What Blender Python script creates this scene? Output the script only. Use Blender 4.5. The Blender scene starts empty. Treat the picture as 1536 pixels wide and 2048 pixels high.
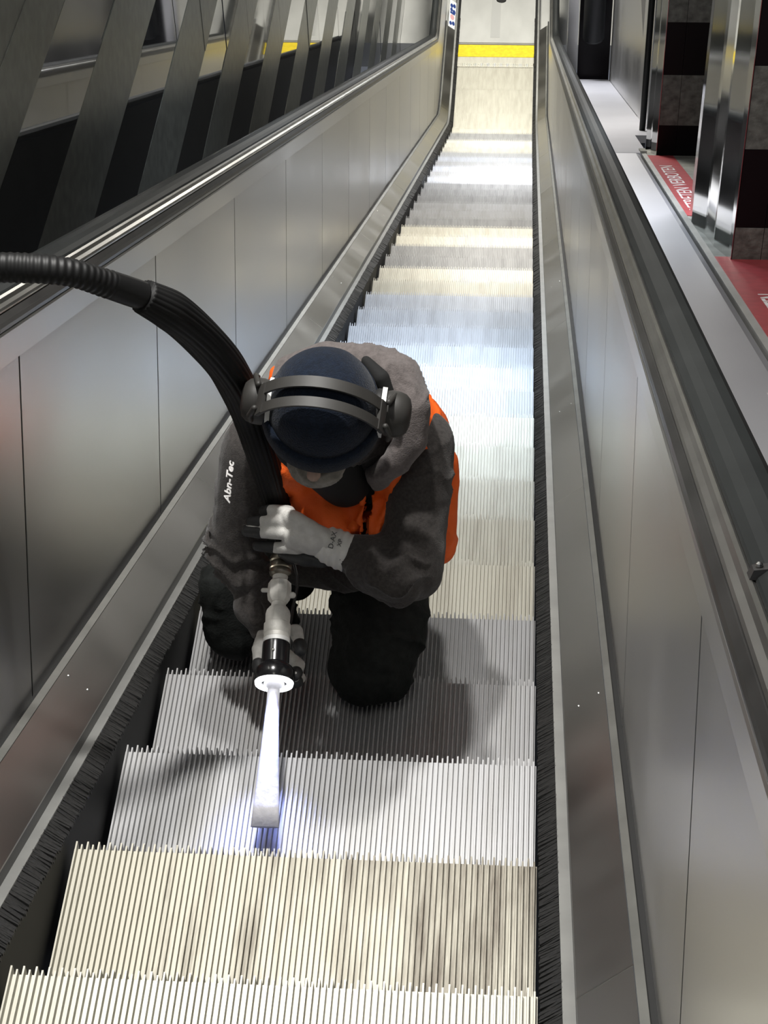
import bpy, bmesh, math, random
from mathutils import Vector, Matrix, noise
random.seed(7)
D = bpy.data
COL = bpy.context.scene.collection
V = Vector

# ------------------------------------------------------------------ camera
scn = bpy.context.scene
cd = D.cameras.new('camera'); cam = D.objects.new('camera', cd); COL.objects.link(cam)
cam_m = Matrix(((0.99738493, -0.02690496, 0.06707771), (0.06639877, 0.70762698, -0.7034595), (-0.02853945, 0.70607378, 0.70756294)))
cam.matrix_world = Matrix.Translation((0.3493025, -1.96041082, 2.80686669)) @ cam_m.to_4x4()
cd.sensor_fit = 'HORIZONTAL'; cd.sensor_width = 36; cd.lens = 3946.27577 / 1536 * 36
cd.clip_start = 0.05; cd.clip_end = 200
scn.camera = cam
# ------------------------------------------------------------------ world, exposure
wd = D.worlds.new('station_light'); scn.world = wd; wd.use_nodes = True
wd.node_tree.nodes['Background'].inputs[0].default_value = (0.80, 0.86, 1.0, 1)
wd.node_tree.nodes['Background'].inputs[1].default_value = 0.17
scn.view_settings.view_transform = 'Standard'; scn.view_settings.look = 'None'
scn.view_settings.gamma = 1; scn.view_settings.use_curve_mapping = False
scn.view_settings.exposure = 0.0

def area(name, loc, target, sx, sy, power, col=(1, 0.97, 0.92)):
    l = D.lights.new(name, 'AREA'); l.shape = 'RECTANGLE'; l.size = sx; l.size_y = sy; l.energy = power; l.color = col
    o = D.objects.new(name, l); COL.objects.link(o); o.location = loc
    o.rotation_euler = (V(target) - V(loc)).to_track_quat('-Z', 'Y').to_euler()
    return o
# lamps hanging from the sloping ceiling, following the incline, plus one added ledge fill
area('tube_lamp_a', (-0.34, 1.02, 3.1), (-0.02, 0.7, 0.0), 0.11, 0.11, 92, (1, 0.985, 0.95))
area('tube_lamp_b', (0.02, 1.62, 2.85), (0.0, 0.9, -0.2), 0.12, 0.12, 40, (1, 0.98, 0.95))
area('tube_lamp_c', (0.1, -1.6, 4.1), (0.0, 0.1, 0.0), 0.5, 1.2, 14, (1, 0.96, 0.88))
area('tube_lamp_d', (0.1, 5.6, 0.6), (0.1, 4.0, -2.4), 0.5, 1.4, 21, (0.72, 0.86, 1.0)).data.spread = math.radians(80)
area('tube_lamp_e', (0.2, 9.4, -1.6), (0.1, 8.2, -4.8), 0.5, 1.4, 115, (1, 0.96, 0.88))
area('tube_lamp_f', (0.2, 13.2, -4.0), (0.0, 12.2, -7.0), 0.5, 1.4, 125, (0.97, 0.98, 1.0))
area('ledge_fill_light', (1.3, 5.2, 0.3), (0.9, 4.2, -1.8), 0.4, 1.2, 26, (0.93, 0.94, 1.0)).data.spread = math.radians(100)  # added fill that brightens the right ledge and piers, not a fixture
area('tube_lamp_g', (0.0, 17.2, -5.4), (0.0, 16.2, -8.6), 0.8, 1.6, 130, (1, 0.97, 0.86))

# ------------------------------------------------------------------ materials
def nt(name):
    m = D.materials.new(name); m.use_nodes = True
    return m, m.node_tree, m.node_tree.nodes['Principled BSDF']
def mat(name, col, rough=0.5, metal=0.0, spec=0.5, nscale=0, namp=0.0, bump=0, bscale=30, stretch=(1, 1, 1), emit=None, estr=0, col2=None, ramp=(0.35, 0.65), sheen=0, coat=0, ramp_rough=None, detail=4):
    m, t, b = nt(name)
    b.inputs['Base Color'].default_value = (*col, 1); b.inputs['Roughness'].default_value = rough
    b.inputs['Metallic'].default_value = metal; b.inputs['Specular IOR Level'].default_value = spec
    if sheen: b.inputs['Sheen Weight'].default_value = sheen
    if coat: b.inputs['Coat Weight'].default_value = coat; b.inputs['Coat Roughness'].default_value = 0.12
    if emit:
        b.inputs['Emission Color'].default_value = (*emit, 1); b.inputs['Emission Strength'].default_value = estr
    if nscale or bump:
        tc = t.nodes.new('ShaderNodeTexCoord'); mp = t.nodes.new('ShaderNodeMapping')
        mp.inputs['Scale'].default_value = stretch; t.links.new(tc.outputs['Object'], mp.inputs['Vector'])
    if nscale:
        n = t.nodes.new('ShaderNodeTexNoise'); n.inputs['Scale'].default_value = nscale; n.inputs['Detail'].default_value = detail
        t.links.new(mp.outputs[0], n.inputs['Vector'])
        r = t.nodes.new('ShaderNodeValToRGB'); r.color_ramp.elements[0].position = ramp[0]; r.color_ramp.elements[1].position = ramp[1]
        c2 = col2 or tuple(max(0, c * (1 - namp)) for c in col)
        r.color_ramp.elements[0].color = (*c2, 1); r.color_ramp.elements[1].color = (*col, 1)
        t.links.new(n.outputs['Fac'], r.inputs['Fac']); t.links.new(r.outputs['Color'], b.inputs['Base Color'])
        if ramp_rough:
            mr = t.nodes.new('ShaderNodeMapRange'); mr.inputs['To Min'].default_value = ramp_rough[0]; mr.inputs['To Max'].default_value = ramp_rough[1]
            mr.inputs['From Min'].default_value = 0.3; mr.inputs['From Max'].default_value = 0.7
            t.links.new(n.outputs['Fac'], mr.inputs['Value']); t.links.new(mr.outputs[0], b.inputs['Roughness'])
    if bump:
        n2 = t.nodes.new('ShaderNodeTexNoise'); n2.inputs['Scale'].default_value = bscale; n2.inputs['Detail'].default_value = 3
        t.links.new(mp.outputs[0], n2.inputs['Vector'])
        bp = t.nodes.new('ShaderNodeBump'); bp.inputs['Strength'].default_value = bump; bp.inputs['Distance'].default_value = 0.01
        t.links.new(n2.outputs['Fac'], bp.inputs['Height']); t.links.new(bp.outputs[0], b.inputs['Normal'])
    return m
STEEL = mat('brushed_stainless_steel', (0.70, 0.69, 0.67), 0.33, 1.0, nscale=1.6, namp=0.12, ramp=(0.2, 0.8), ramp_rough=(0.29, 0.38), detail=2)
STEEL_DECK = mat('satin_steel_deck', (0.60, 0.59, 0.56), 0.34, 1.0, nscale=2.4, namp=0.14, ramp=(0.2, 0.8), ramp_rough=(0.28, 0.4), detail=2)
STEEL_BRIGHT = mat('bright_steel_trim', (0.66, 0.65, 0.62), 0.28, 1.0, nscale=6, namp=0.2)
ALU = mat('aluminium_brush_holder', (0.36, 0.36, 0.345), 0.5, 0.5, nscale=9, namp=0.15)
LIP = mat('dull_steel_lip', (0.30, 0.30, 0.28), 0.5, 0.8, nscale=9, namp=0.2)
LEDGE_STEEL = mat('lamp_lit_ledge_steel', (0.74, 0.74, 0.78), 0.42, 0.85, nscale=1.2, namp=0.1, ramp=(0.2, 0.8), detail=2)  # paler bluish base carries a lamp's reflection on the ledge
GROOVE = mat('black_gap', (0.012, 0.012, 0.012), 0.7)
DARK_TRIM = mat('dark_rubber_and_shade', (0.035, 0.034, 0.033), 0.35, 0.0, 0.5, nscale=8, namp=0.4)
RUBBER = mat('black_handrail_rubber', (0.022, 0.024, 0.024), 0.5, 0.0, 0.10, nscale=4, namp=0.25)
SKIRT = mat('dark_skirt_panel', (0.004, 0.004, 0.0045), 0.5, 0.0, 0.10)
BRISTLE = mat('black_bristles', (0.022, 0.0215, 0.021), 0.6, nscale=60, namp=0.7, stretch=(1, 6, 6))
STONE_HONED = mat('honed_grey_granite', (0.17, 0.175, 0.155), 0.30, 0.6, 0.5, nscale=22, namp=0.3)
STONE_POLISHED = mat('polished_dark_panel', (0.26, 0.26, 0.26), 0.025, 0.95, 0.6)
GRANITE = mat('grey_granite_course', (0.15, 0.155, 0.14), 0.6, 0.0, 0.4, nscale=26, namp=0.6, ramp=(0.3, 0.7), bump=0.3, bscale=60)
BLACK_GRANITE = mat('polished_black_granite', (0.006, 0.005, 0.006), 0.42, 0.0, 0.12)
FLOOR = mat('pale_steel_landing_plate', (0.62, 0.62, 0.60), 0.42, 0.25, 0.5, nscale=5, namp=0.12, stretch=(1, 0.4, 1))
YELLOW = mat('yellow_safety_paint', (0.88, 0.66, 0.02), 0.5, 0, 0.4, nscale=30, namp=0.2)
CONCRETE = mat('grey_ledge_stone', (0.30, 0.30, 0.27), 0.7, 0, 0.3, nscale=8, namp=0.35)
WHITE_PLATE = mat('pale_ledge_sheet', (0.50, 0.50, 0.54), 0.4, 0.1, 0.5, nscale=1.5, namp=0.12)
RED = mat('red_barrier_tape', (0.42, 0.055, 0.065), 0.45, 0, 0.5, nscale=20, namp=0.2)
WHITE = mat('white_print', (0.8, 0.78, 0.77), 0.5)
BLUE = mat('blue_pictogram_print', (0.02, 0.05, 0.22), 0.5)
CEIL = mat('pale_ceiling', (0.62, 0.62, 0.60), 0.8)

def step_mat(name, base, dirt, rough, amount, metal=0.35, side=0):
    m, t, b = nt(name)
    b.inputs['Metallic'].default_value = metal; b.inputs['Roughness'].default_value = rough
    tc = t.nodes.new('ShaderNodeTexCoord'); mp = t.nodes.new('ShaderNodeMapping'); mp.inputs['Scale'].default_value = (16, 1.8, 1)
    oi = t.nodes.new('ShaderNodeObjectInfo'); ad = t.nodes.new('ShaderNodeVectorMath'); ad.operation = 'ADD'
    sc = t.nodes.new('ShaderNodeVectorMath'); sc.operation = 'SCALE'; sc.inputs['Scale'].default_value = 40
    cb = t.nodes.new('ShaderNodeCombineXYZ'); t.links.new(oi.outputs['Random'], cb.inputs[0]); t.links.new(oi.outputs['Random'], cb.inputs[1])
    t.links.new(cb.outputs[0], sc.inputs[0]); t.links.new(tc.outputs['Object'], mp.inputs['Vector'])
    t.links.new(mp.outputs[0], ad.inputs[0]); t.links.new(sc.outputs[0], ad.inputs[1])
    n = t.nodes.new('ShaderNodeTexNoise'); n.inputs['Scale'].default_value = 1.6; n.inputs['Detail'].default_value = 6; n.inputs['Roughness'].default_value = 0.65
    t.links.new(ad.outputs[0], n.inputs['Vector'])
    fac = n.outputs['Fac']
    if side:       # wear that is heavier towards one side of the tread
        sp = t.nodes.new('ShaderNodeSeparateXYZ'); t.links.new(tc.outputs['Object'], sp.inputs[0])
        mm = t.nodes.new('ShaderNodeMath'); mm.operation = 'MULTIPLY_ADD'; t.links.new(sp.outputs[0], mm.inputs[0]); mm.inputs[1].default_value = -side; t.links.new(fac, mm.inputs[2]); fac = mm.outputs[0]
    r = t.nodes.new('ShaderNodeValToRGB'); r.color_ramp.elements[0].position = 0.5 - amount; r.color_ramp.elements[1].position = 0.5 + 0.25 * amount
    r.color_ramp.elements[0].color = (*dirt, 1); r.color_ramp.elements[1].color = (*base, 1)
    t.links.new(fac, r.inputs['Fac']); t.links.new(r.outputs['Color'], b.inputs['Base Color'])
    return m
STEP_CLEAN = step_mat('clean_ribbed_aluminium', (0.44, 0.44, 0.445), (0.36, 0.355, 0.345), 0.42, 0.25)
STEP_NEAR = step_mat('cream_worn_ribbed_aluminium', (0.47, 0.455, 0.39), (0.34, 0.32, 0.26), 0.45, 0.3)
STEP_WARM = step_mat('worn_ribbed_aluminium', (0.62, 0.60, 0.52), (0.46, 0.43, 0.36), 0.45, 0.3)
STEP_DIRTY = step_mat('dirty_ribbed_aluminium', (0.44, 0.42, 0.35), (0.12, 0.10, 0.075), 0.5, 0.24, side=0.36)
STEP_BLUE_LIT = step_mat('blue_lit_ribbed_aluminium', (0.56, 0.58, 0.62), (0.42, 0.43, 0.46), 0.4, 0.3)  # bluish reflected light put into the tread colour
STEP_DARK = step_mat('dim_ribbed_aluminium', (0.33, 0.33, 0.33), (0.2, 0.2, 0.2), 0.5, 0.3)  # weaker reflections put into the tread colour; the risers share it

# ------------------------------------------------------------------ helpers
def obj(name, bm, m, parent=None, smooth=False):
    me = D.meshes.new(name); bmesh.ops.recalc_face_normals(bm, faces=bm.faces); bm.to_mesh(me); bm.free()
    me.materials.append(m)
    if smooth:
        for p in me.polygons: p.use_smooth = True
    o = D.objects.new(name, me); COL.objects.link(o)
    if parent: o.parent = parent
    return o
def thing(name, label, cat, loc=(0, 0, 0), group=None):
    o = D.objects.new(name, None); COL.objects.link(o); o.location = loc; o.empty_display_size = 0.05
    tag(o, label, cat, group); return o
def tag(o, label, cat, group=None, kind=None):
    if label: o['label'] = label
    if cat: o['category'] = cat
    if group: o['group'] = group
    if kind: o['kind'] = kind
    return o
def struct(name, bm, m):
    o = obj(name, bm, m); o['kind'] = 'structure'; return o
def box(bm, a, b):
    x0, y0, z0 = a; x1, y1, z1 = b
    v = [bm.verts.new(p) for p in ((x0, y0, z0), (x1, y0, z0), (x1, y1, z0), (x0, y1, z0), (x0, y0, z1), (x1, y0, z1), (x1, y1, z1), (x0, y1, z1))]
    for f in ((0, 3, 2, 1), (4, 5, 6, 7), (0, 1, 5, 4), (1, 2, 6, 5), (2, 3, 7, 6), (3, 0, 4, 7)): bm.faces.new([v[i] for i in f])
def hull8(bm, pts):
    v = [bm.verts.new(p) for p in pts]
    for f in ((0, 3, 2, 1), (4, 5, 6, 7), (0, 1, 5, 4), (1, 2, 6, 5), (2, 3, 7, 6), (3, 0, 4, 7)): bm.faces.new([v[i] for i in f])

# ------------------------------------------------------------------ the path of the escalator
# s runs along the nose line from step 0 downwards, h is the height above it, x is across
A30 = math.radians(30); S_CORNER = 17.208; Y_C = S_CORNER * math.cos(A30); Z_C = -S_CORNER * math.sin(A30); RAD = 1.5
TL = RAD * math.tan(A30 / 2); ARC = RAD * A30
def path(s, h=0.0):
    s1 = S_CORNER - TL
    if s <= s1: y, z, a = s * math.cos(A30), -s * math.sin(A30), A30
    elif s <= s1 + ARC:
        t = (s - s1) / RAD; a = A30 - t
        cy = s1 * math.cos(A30) + RAD * math.sin(A30); cz = -s1 * math.sin(A30) + RAD * math.cos(A30)
        y, z = cy - RAD * math.sin(a), cz - RAD * math.cos(a)
    else: y, z, a = Y_C + TL + (s - s1 - ARC), Z_C, 0.0
    return y + h * math.sin(a), z + h * math.cos(a), a
S_KNEE0, S_KNEE1 = S_CORNER - TL, S_CORNER - TL + ARC
def slist(s0, s1):
    out = [s0]
    for i in range(11):
        s = S_KNEE0 + ARC * i / 10
        if s0 < s < s1: out.append(s)
    out.append(s1); return out
def sweep(bm, prof, s0, s1, side=1, step=None):
    ss = slist(s0, s1); rows = []
    for s in ss:
        row = []
        for x, h in prof:
            y, z, a = path(s, h); row.append(bm.verts.new((x * side, y, z)))
        rows.append(row)
    n = len(prof)
    for a, b in zip(rows, rows[1:]):
        for i in range(n): bm.faces.new((a[i], a[(i + 1) % n], b[(i + 1) % n], b[i]))
    bm.faces.new(rows[0]); bm.faces.new(list(reversed(rows[-1])))
S0, S_END = -3.6, 19.9

# ------------------------------------------------------------------ the hall: floor, walls, ceiling
bm = bmesh.new(); box(bm, (-1.03, 16.47, -8.9), (2.7, 24.0, -8.604)); struct('floor', bm, FLOOR)
def slope_slab(bm, x0, x1, h0, h1, s0, s1): sweep(bm, [(x0, h0), (x1, h0), (x1, h1), (x0, h1)], s0, s1)
bm = bmesh.new(); slope_slab(bm, -1.4, 3.0, 3.55, 3.7, -1.5, 19.0); struct('ceiling', bm, CEIL)
# left wall: horizontal courses, alternately honed and polished
edges = [-0.24]
bmh = bmesh.new(); bmp = bmesh.new()
k = 0
z = -0.24
zz = [4.2, 3.8, 3.4, 3.0, 2.62, 2.25, 1.87, 1.5, 1.1, 0.0, -0.24, -0.61, -0.99, -1.35, -1.74, -2.07, -2.42, -2.79, -3.16, -3.53, -3.9, -4.27, -4.64, -5.01, -5.38, -5.75, -6.12, -6.49, -6.86, -7.23, -7.6, -7.97, -8.34, -8.9]
for i in range(len(zz) - 1):
    honed = (i % 2 == 1) if i >= 9 else (i % 2 == 0)
    z1, z0 = zz[i], zz[i + 1]
    if i == 9: honed = True
    elif i > 9: honed = (i % 2 == 1)
    bmx = bmh if honed else bmp
    # slabs with open vertical joints, staggered course by course
    y = -4.0 + (i % 3) * 0.55
    while y < 24:
        y2 = min(y + 1.75, 24.2); t = 0.0 if honed else 0.0008
        dx = random.uniform(-0.002, 0.002)
        hull8(bmx, [(-1.13, y + .002, z0 + .001), (-1.03 - t + dx, y + .002, z0 + .001), (-1.03 - t - dx, y2 - .002, z0 + .001), (-1.13, y2 - .002, z0 + .001),
                    (-1.13, y + .002, z1 - .001), (-1.03 - t + dx, y + .002, z1 - .001), (-1.03 - t - dx, y2 - .002, z1 - .001), (-1.13, y2 - .002, z1 - .001)])
        y = y2
struct('wall_left', bmh, STONE_HONED); struct('wall_left_polished', bmp, STONE_POLISHED)
bm = bmesh.new(); box(bm, (2.7, -4, -9), (2.8, 24, 5)); struct('wall_right', bm, BLACK_GRANITE)
bm = bmesh.new(); box(bm, (-1.4, 24.0, -9), (2.8, 24.1, -3)); struct('wall_back', bm, CONCRETE)

# ------------------------------------------------------------------ steps
PITCH = 0.4474988; T = PITCH * math.cos(A30); RISE = PITCH * math.sin(A30)
def ridge_meshes(W=0.8, N=82):
    p = W / N; w = 0.0040
    tb = bmesh.new(); rb = bmesh.new()
    box(tb, (-W / 2, -PITCH, -0.030), (W / 2, -0.002, -0.012))
    curve = [(-0.002, -0.030)]
    rp = []
    for i in range(9):
        q = i / 8; rp.append((-0.004 - 0.055 * (q ** 1.6), -0.014 - 0.232 * q))
    for i in range(8):
        (ya, za), (yb, zb) = rp[i], rp[i + 1]
        hull8(rb, [(-W / 2, yb - .012, zb), (W / 2, yb - .012, zb), (W / 2, yb - .006, zb), (-W / 2, yb - .006, zb),
                   (-W / 2, ya - .012, za), (W / 2, ya - .012, za), (W / 2, ya - .006, za), (-W / 2, ya - .006, za)])
    for j in range(N):
        x = -W / 2 + p * (j + 0.5) ; e = 0.006 if j % 2 == 0 else 0.0
        t = w * 0.36
        hull8(tb, [(x - w / 2, -PITCH, -0.0125), (x + w / 2, -PITCH, -0.0125), (x + w / 2, e - 0.002, -0.0125), (x - w / 2, e - 0.002, -0.0125),
                   (x - t, -PITCH, 0), (x + t, -PITCH, 0), (x + t, e, 0), (x - t, e, 0)])
        hull8(tb, [(x - w / 2, -0.02, -0.030), (x + w / 2, -0.02, -0.030), (x + w / 2, -0.004 + e, -0.030), (x - w / 2, -0.004 + e, -0.030),
                   (x - w / 2, -0.02, -0.012), (x + w / 2, -0.02, -0.012), (x + w / 2, e - 0.002, -0.0125), (x - w / 2, e - 0.002, -0.0125)])
        for i in range(0, 8, 2):
            (ya, za), (yb, zb) = rp[i], rp[i + 2]
            hull8(rb, [(x - w / 2, yb - .008, zb), (x + w / 2, yb - .008, zb), (x + w / 2, yb, zb), (x - w / 2, yb, zb),
                       (x - w / 2, ya - .008, za - .018 * (i == 0)), (x + w / 2, ya - .008, za - .018 * (i == 0)), (x + w / 2, ya, za - .018 * (i == 0)), (x - w / 2, ya, za - .018 * (i == 0))])
    return tb, rb
tb, rb = ridge_meshes()
first = thing('escalator_step', 'x', 'step')
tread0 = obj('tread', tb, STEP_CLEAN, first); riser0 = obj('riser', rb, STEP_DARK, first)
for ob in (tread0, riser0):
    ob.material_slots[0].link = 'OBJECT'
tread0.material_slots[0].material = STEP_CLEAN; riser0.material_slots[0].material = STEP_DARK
ORD = ['first', 'second', 'third', 'fourth', 'fifth', 'sixth', 'seventh', 'eighth', 'ninth', 'tenth', 'eleventh', 'twelfth', 'thirteenth', 'fourteenth', 'fifteenth', 'sixteenth', 'seventeenth', 'eighteenth', 'nineteenth', 'twentieth']
MATS = {-4: STEP_NEAR, -3: STEP_NEAR, -2: STEP_NEAR, -1: STEP_NEAR, 0: STEP_DIRTY, 1: STEP_CLEAN, 2: STEP_CLEAN, 3: STEP_CLEAN, 4: STEP_WARM, 5: STEP_WARM, 6: STEP_WARM, 7: STEP_WARM, 8: STEP_WARM, 9: STEP_CLEAN, 10: STEP_BLUE_LIT,
        11: STEP_BLUE_LIT, 12: STEP_BLUE_LIT, 13: STEP_BLUE_LIT, 14: STEP_BLUE_LIT, 15: STEP_WARM, 16: STEP_WARM, 17: STEP_DARK, 18: STEP_DARK, 19: STEP_WARM, 20: STEP_WARM, 21: STEP_DARK, 22: STEP_CLEAN, 23: STEP_CLEAN,
        24: STEP_DARK, 25: STEP_DARK, 26: STEP_DARK, 27: STEP_BLUE_LIT, 28: STEP_CLEAN, 29: STEP_BLUE_LIT, 30: STEP_CLEAN, 31: STEP_BLUE_LIT, 32: STEP_CLEAN}
def step_label(k):
    base = {-4: 'ribbed escalator step nearest the viewer, at the very bottom edge of the picture',
            -3: 'ribbed escalator step just above the bottommost one, its treads cut by the frame',
            -2: 'ribbed escalator step two below the brown-stained one', -1: 'cream ribbed escalator step along the bottom of the picture, just nearer than the brown-stained one',
            0: 'cream ribbed escalator step with brown stains on its right side',
            1: 'pale grey ribbed escalator step lit blue where the flat nozzle tip points',
            2: 'pale ribbed escalator step carrying the knee on the right and the lamp ring shadow',
            3: 'pale ribbed escalator step carrying the knee on the left'}
    if k in base: return base[k]
    up = 41 - k
    if k <= 20: return ORD[k - 4] + ' ribbed step down the incline beyond the one under the left knee'
    if up < 20: return ORD[up] + ' ribbed escalator step counted back from the yellow comb plate at the foot'
    return 'ribbed escalator step half way down the incline, twenty-first back from the yellow comb plate'
for k in range(-4, 42):
    if k == -4: st, tr, ri = first, tread0, riser0
    else:
        st = first.copy(); COL.objects.link(st)
        tr = tread0.copy(); COL.objects.link(tr); tr.parent = st
        ri = riser0.copy(); COL.objects.link(ri); ri.parent = st
    y, z, a = path(k * PITCH if k < 41 else 41 * PITCH)
    st.location = (0, y, z)
    st['label'] = step_label(k)
    st['group'] = 'steps of the escalator'
    tr.material_slots[0].material = MATS.get(k, STEP_DARK if k in (37, 36) else STEP_WARM)
Y_COMB = path(41 * PITCH)[0]
cp = thing('comb_plate', 'comb plate with a yellow painted edge at the foot of the escalator', 'comb plate', (0, Y_COMB, Z_C))
bm = bmesh.new()
for i in range(82):
    x = -0.4 + 0.8 / 82 * i + 0.0015
    hull8(bm, [(x - .0022, -0.03, -.007), (x + .0022, -0.03, -.007), (x + .0022, 0.20, -.007), (x - .0022, 0.20, -.007),
               (x - .0014, -0.03, -.001), (x + .0014, -0.03, -.001), (x + .0022, 0.02, .012), (x - .0022, 0.02, .012)])
box(bm, (-0.44, 0.02, -0.03), (0.44, 0.16, 0.012))
obj('comb', bm, STEP_WARM, cp)
bm = bmesh.new(); box(bm, (-0.449, 0.135, -0.02), (0.449, 0.365, 0.016)); obj('yellow_edge', bm, YELLOW, cp)
lp = thing('landing_plate', 'pale steel landing plate behind the yellow comb edge', 'floor plate', (0, 16.48, -8.604))
bm = bmesh.new(); box(bm, (-0.449, 0, 0), (0.449, 2.6, 0.012)); obj('plate', bm, FLOOR, lp)
bm = bmesh.new(); box(bm, (-0.07, 0.10, 0.012), (0.03, 1.6, 0.014)); obj('darker_strip', bm, mat('grey_strip', (0.42, 0.42, 0.41), 0.5), lp)
bm = bmesh.new(); bmesh.ops.create_cone(bm, cap_ends=True, segments=24, radius1=0.055, radius2=0.05, depth=0.012, matrix=Matrix.Translation((0.03, 0.86, 0.018))); obj('round_cap', bm, GROOVE, lp)

# ------------------------------------------------------------------ balustrades
def balustrade(side, label, joint0):
    b = thing('escalator_balustrade', label, 'balustrade', (0.5 * side, 0, 0))
    def part(name, bm, m, smooth=False):
        o = obj(name, bm, m, b, smooth); o.location = (-0.5 * side, 0, 0); return o
    def sw(name, prof, m, s0=S0, s1=S_END):
        bm = bmesh.new(); sweep(bm, prof, s0, s1, side); return part(name, bm, m)
    sw('skirt_panel', [(.409, -.40), (.416, -.40), (.416, .034), (.409, .034)], SKIRT)
    sw('brush_holder', [(.430, .036), (.4505, .030), (.4505, .057), (.432, .057)], ALU)
    sw('deck_riser', [(.4505, .0), (.456, .0), (.456, .080), (.4505, .080)], DARK_TRIM)  # steel deck edge, coloured dark to carry the shadow in the recess
    sw('inner_deck', [(.4505, .080), (.4505, .084), (.526, .140), (.527, .135)], STEEL_DECK, S0, 18.9)
    sw('deck_lip', [(.5272, .136), (.5272, .1405), (.540, .146), (.540, .142)], LIP, S0, 18.9)
    sw('deck_groove', [(.540, .10), (.556, .10), (.556, .134), (.540, .134)], GROOVE, S0, 19.0)
    sw('backing_panel', [(.567, .10), (.58, .10), (.58, .787), (.567, .787)], GROOVE, S0, 19.4)
    # bristles: one tuft after another along the skirt
    bm = bmesh.new(); s = -1.6
    while s < 19.2:
        fine = s < 6
        w = random.uniform(.004, .008) if fine else random.uniform(.02, .05)
        tip = .4005 + random.uniform(-.001, .002); th = .033 + random.uniform(-.003, .003); sk = random.uniform(-.003, .003)
        lift = random.uniform(-.0015, .0015)
        pts = []
        for (x, h, ds) in ((.433, .050 + lift, 0), (tip, th - .002, sk), (tip, th - .002, sk + w * 1.1), (.433, .050 + lift, w), (.433, .056 + lift, 0), (tip, th + .002, sk), (tip, th + .002, sk + w * 1.1), (.433, .056 + lift, w)):
            y, z, a = path(s + ds, h); pts.append((x * side, y, z))
        hull8(bm, pts); s += w
    part('brush_strip', bm, BRISTLE)
    sw('brush_core', [(.431, .040), (.406, .026), (.406, .030), (.431, .053)], GROOVE)
    # side panels between open joints
    s = S0; js = []
    j = joint0 - 1.34 * 3
    while j < 19.4:
        if j > s + .1: js.append(j)
        j += 1.34
    a0 = S0
    for j in js + [19.4]:
        bm = bmesh.new(); sweep(bm, [(.553, .120), (.5543, .120), (.5543, .788), (.553, .788)], a0 + .0052, j - .0052, side)
        part('side_panel', bm, STEEL); a0 = j
    sw('top_band', [(.5515, .789), (.5470, .846), (.549, .850), (.60, .850), (.60, .789)], STEEL)
    sw('dark_moulding', [(.549, .852), (.5475, .860), (.549, .868), (.556, .878), (.60, .878), (.60, .852)], DARK_TRIM)
    sw('handrail_guide', [(.558, .880), (.5565, .884), (.559, .888), (.566, .892), (.5695, .899), (.5735, .9025), (.577, .901), (.60, .90), (.60, .88)], STEEL_BRIGHT)
    sw('outer_cladding', [(.60, .45), (.625, .45), (.625, .885), (.60, .885)], DARK_TRIM)
    # handrail: flattened rubber loop over the guide
    prof = [(.577, .902), (.579, .9055), (.588, .9125), (.600, .9175), (.615, .9195), (.630, .916), (.640, .906), (.642, .894), (.637, .884), (.628, .882), (.628, .897), (.615, .9035)]
    bm = bmesh.new(); sweep(bm, prof, S0, S_END, side)
    h = obj('handrail', bm, RUBBER); h.location = (0, 0, 0)
    tag(h, ('left' if side < 0 else 'right') + ' black rubber handrail running down the ' + ('wall side' if side < 0 else 'side with the pale ledge'), 'handrail', 'handrails')
    # screws and thin joints on the inner deck
    for s in [x * 2.68 - 2.2 for x in range(5)]:
        for (x, hh) in ((.478, .1035), (.515, .131)):
            bm = bmesh.new(); y, z, a = path(s, hh); bmesh.ops.create_uvsphere(bm, u_segments=8, v_segments=6, radius=.0035, matrix=Matrix.Translation((x * side, y, z)))
            part('screw', bm, STEEL_BRIGHT)
    for s in [x * 2.68 - 0.62 for x in range(7)]:
        pts = []
        for (x, hh, ds) in ((.4500, .0835, 0), (.5265, .1395, 0), (.5265, .1395, .0025), (.4500, .0835, .0025), (.4500, .0850, 0), (.5265, .1412, 0), (.5265, .1412, .0025), (.4500, .0850, .0025)):
            y2, z2, a = path(s + ds, hh); pts.append((x * side, y2, z2))
        bm = bmesh.new(); hull8(bm, pts); part('deck_joint', bm, STEEL_BRIGHT)
    return b
bl = balustrade(-1, 'brushed steel escalator balustrade on the left, beside the striped reflecting wall', 0.35)
br = balustrade(1, 'brushed steel escalator balustrade on the right, beside the pale ledge and piers', 0.30)
# small spring clips lying in the right handrail guide
for i, s in enumerate((-1.28, -1.62)):
    t = thing('rail_clip', ('upper' if i == 0 else 'lower') + ' small steel clip on the inner edge of the right handrail', 'clip', (0, 0, 0), 'clips on the right handrail')
    bm = bmesh.new(); y, z, a = path(s, .906)
    hull8(bm, [(-.010, -.012, -.003), (.012, -.012, -.003), (.012, .012, -.003), (-.010, .012, -.003), (-.006, -.010, .006), (.010, -.010, .008), (.010, .010, .008), (-.006, .010, .006)])
    c = obj('clip_body', bm, DARK_TRIM, t); t.location = (.581, y, z); t.rotation_euler = (-A30, 0, 0)
    bm = bmesh.new(); bmesh.ops.create_uvsphere(bm, u_segments=10, v_segments=6, radius=.004, matrix=Matrix.Translation((0, 0, .008))); obj('clip_rivet', bm, STEEL_BRIGHT, t)

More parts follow.
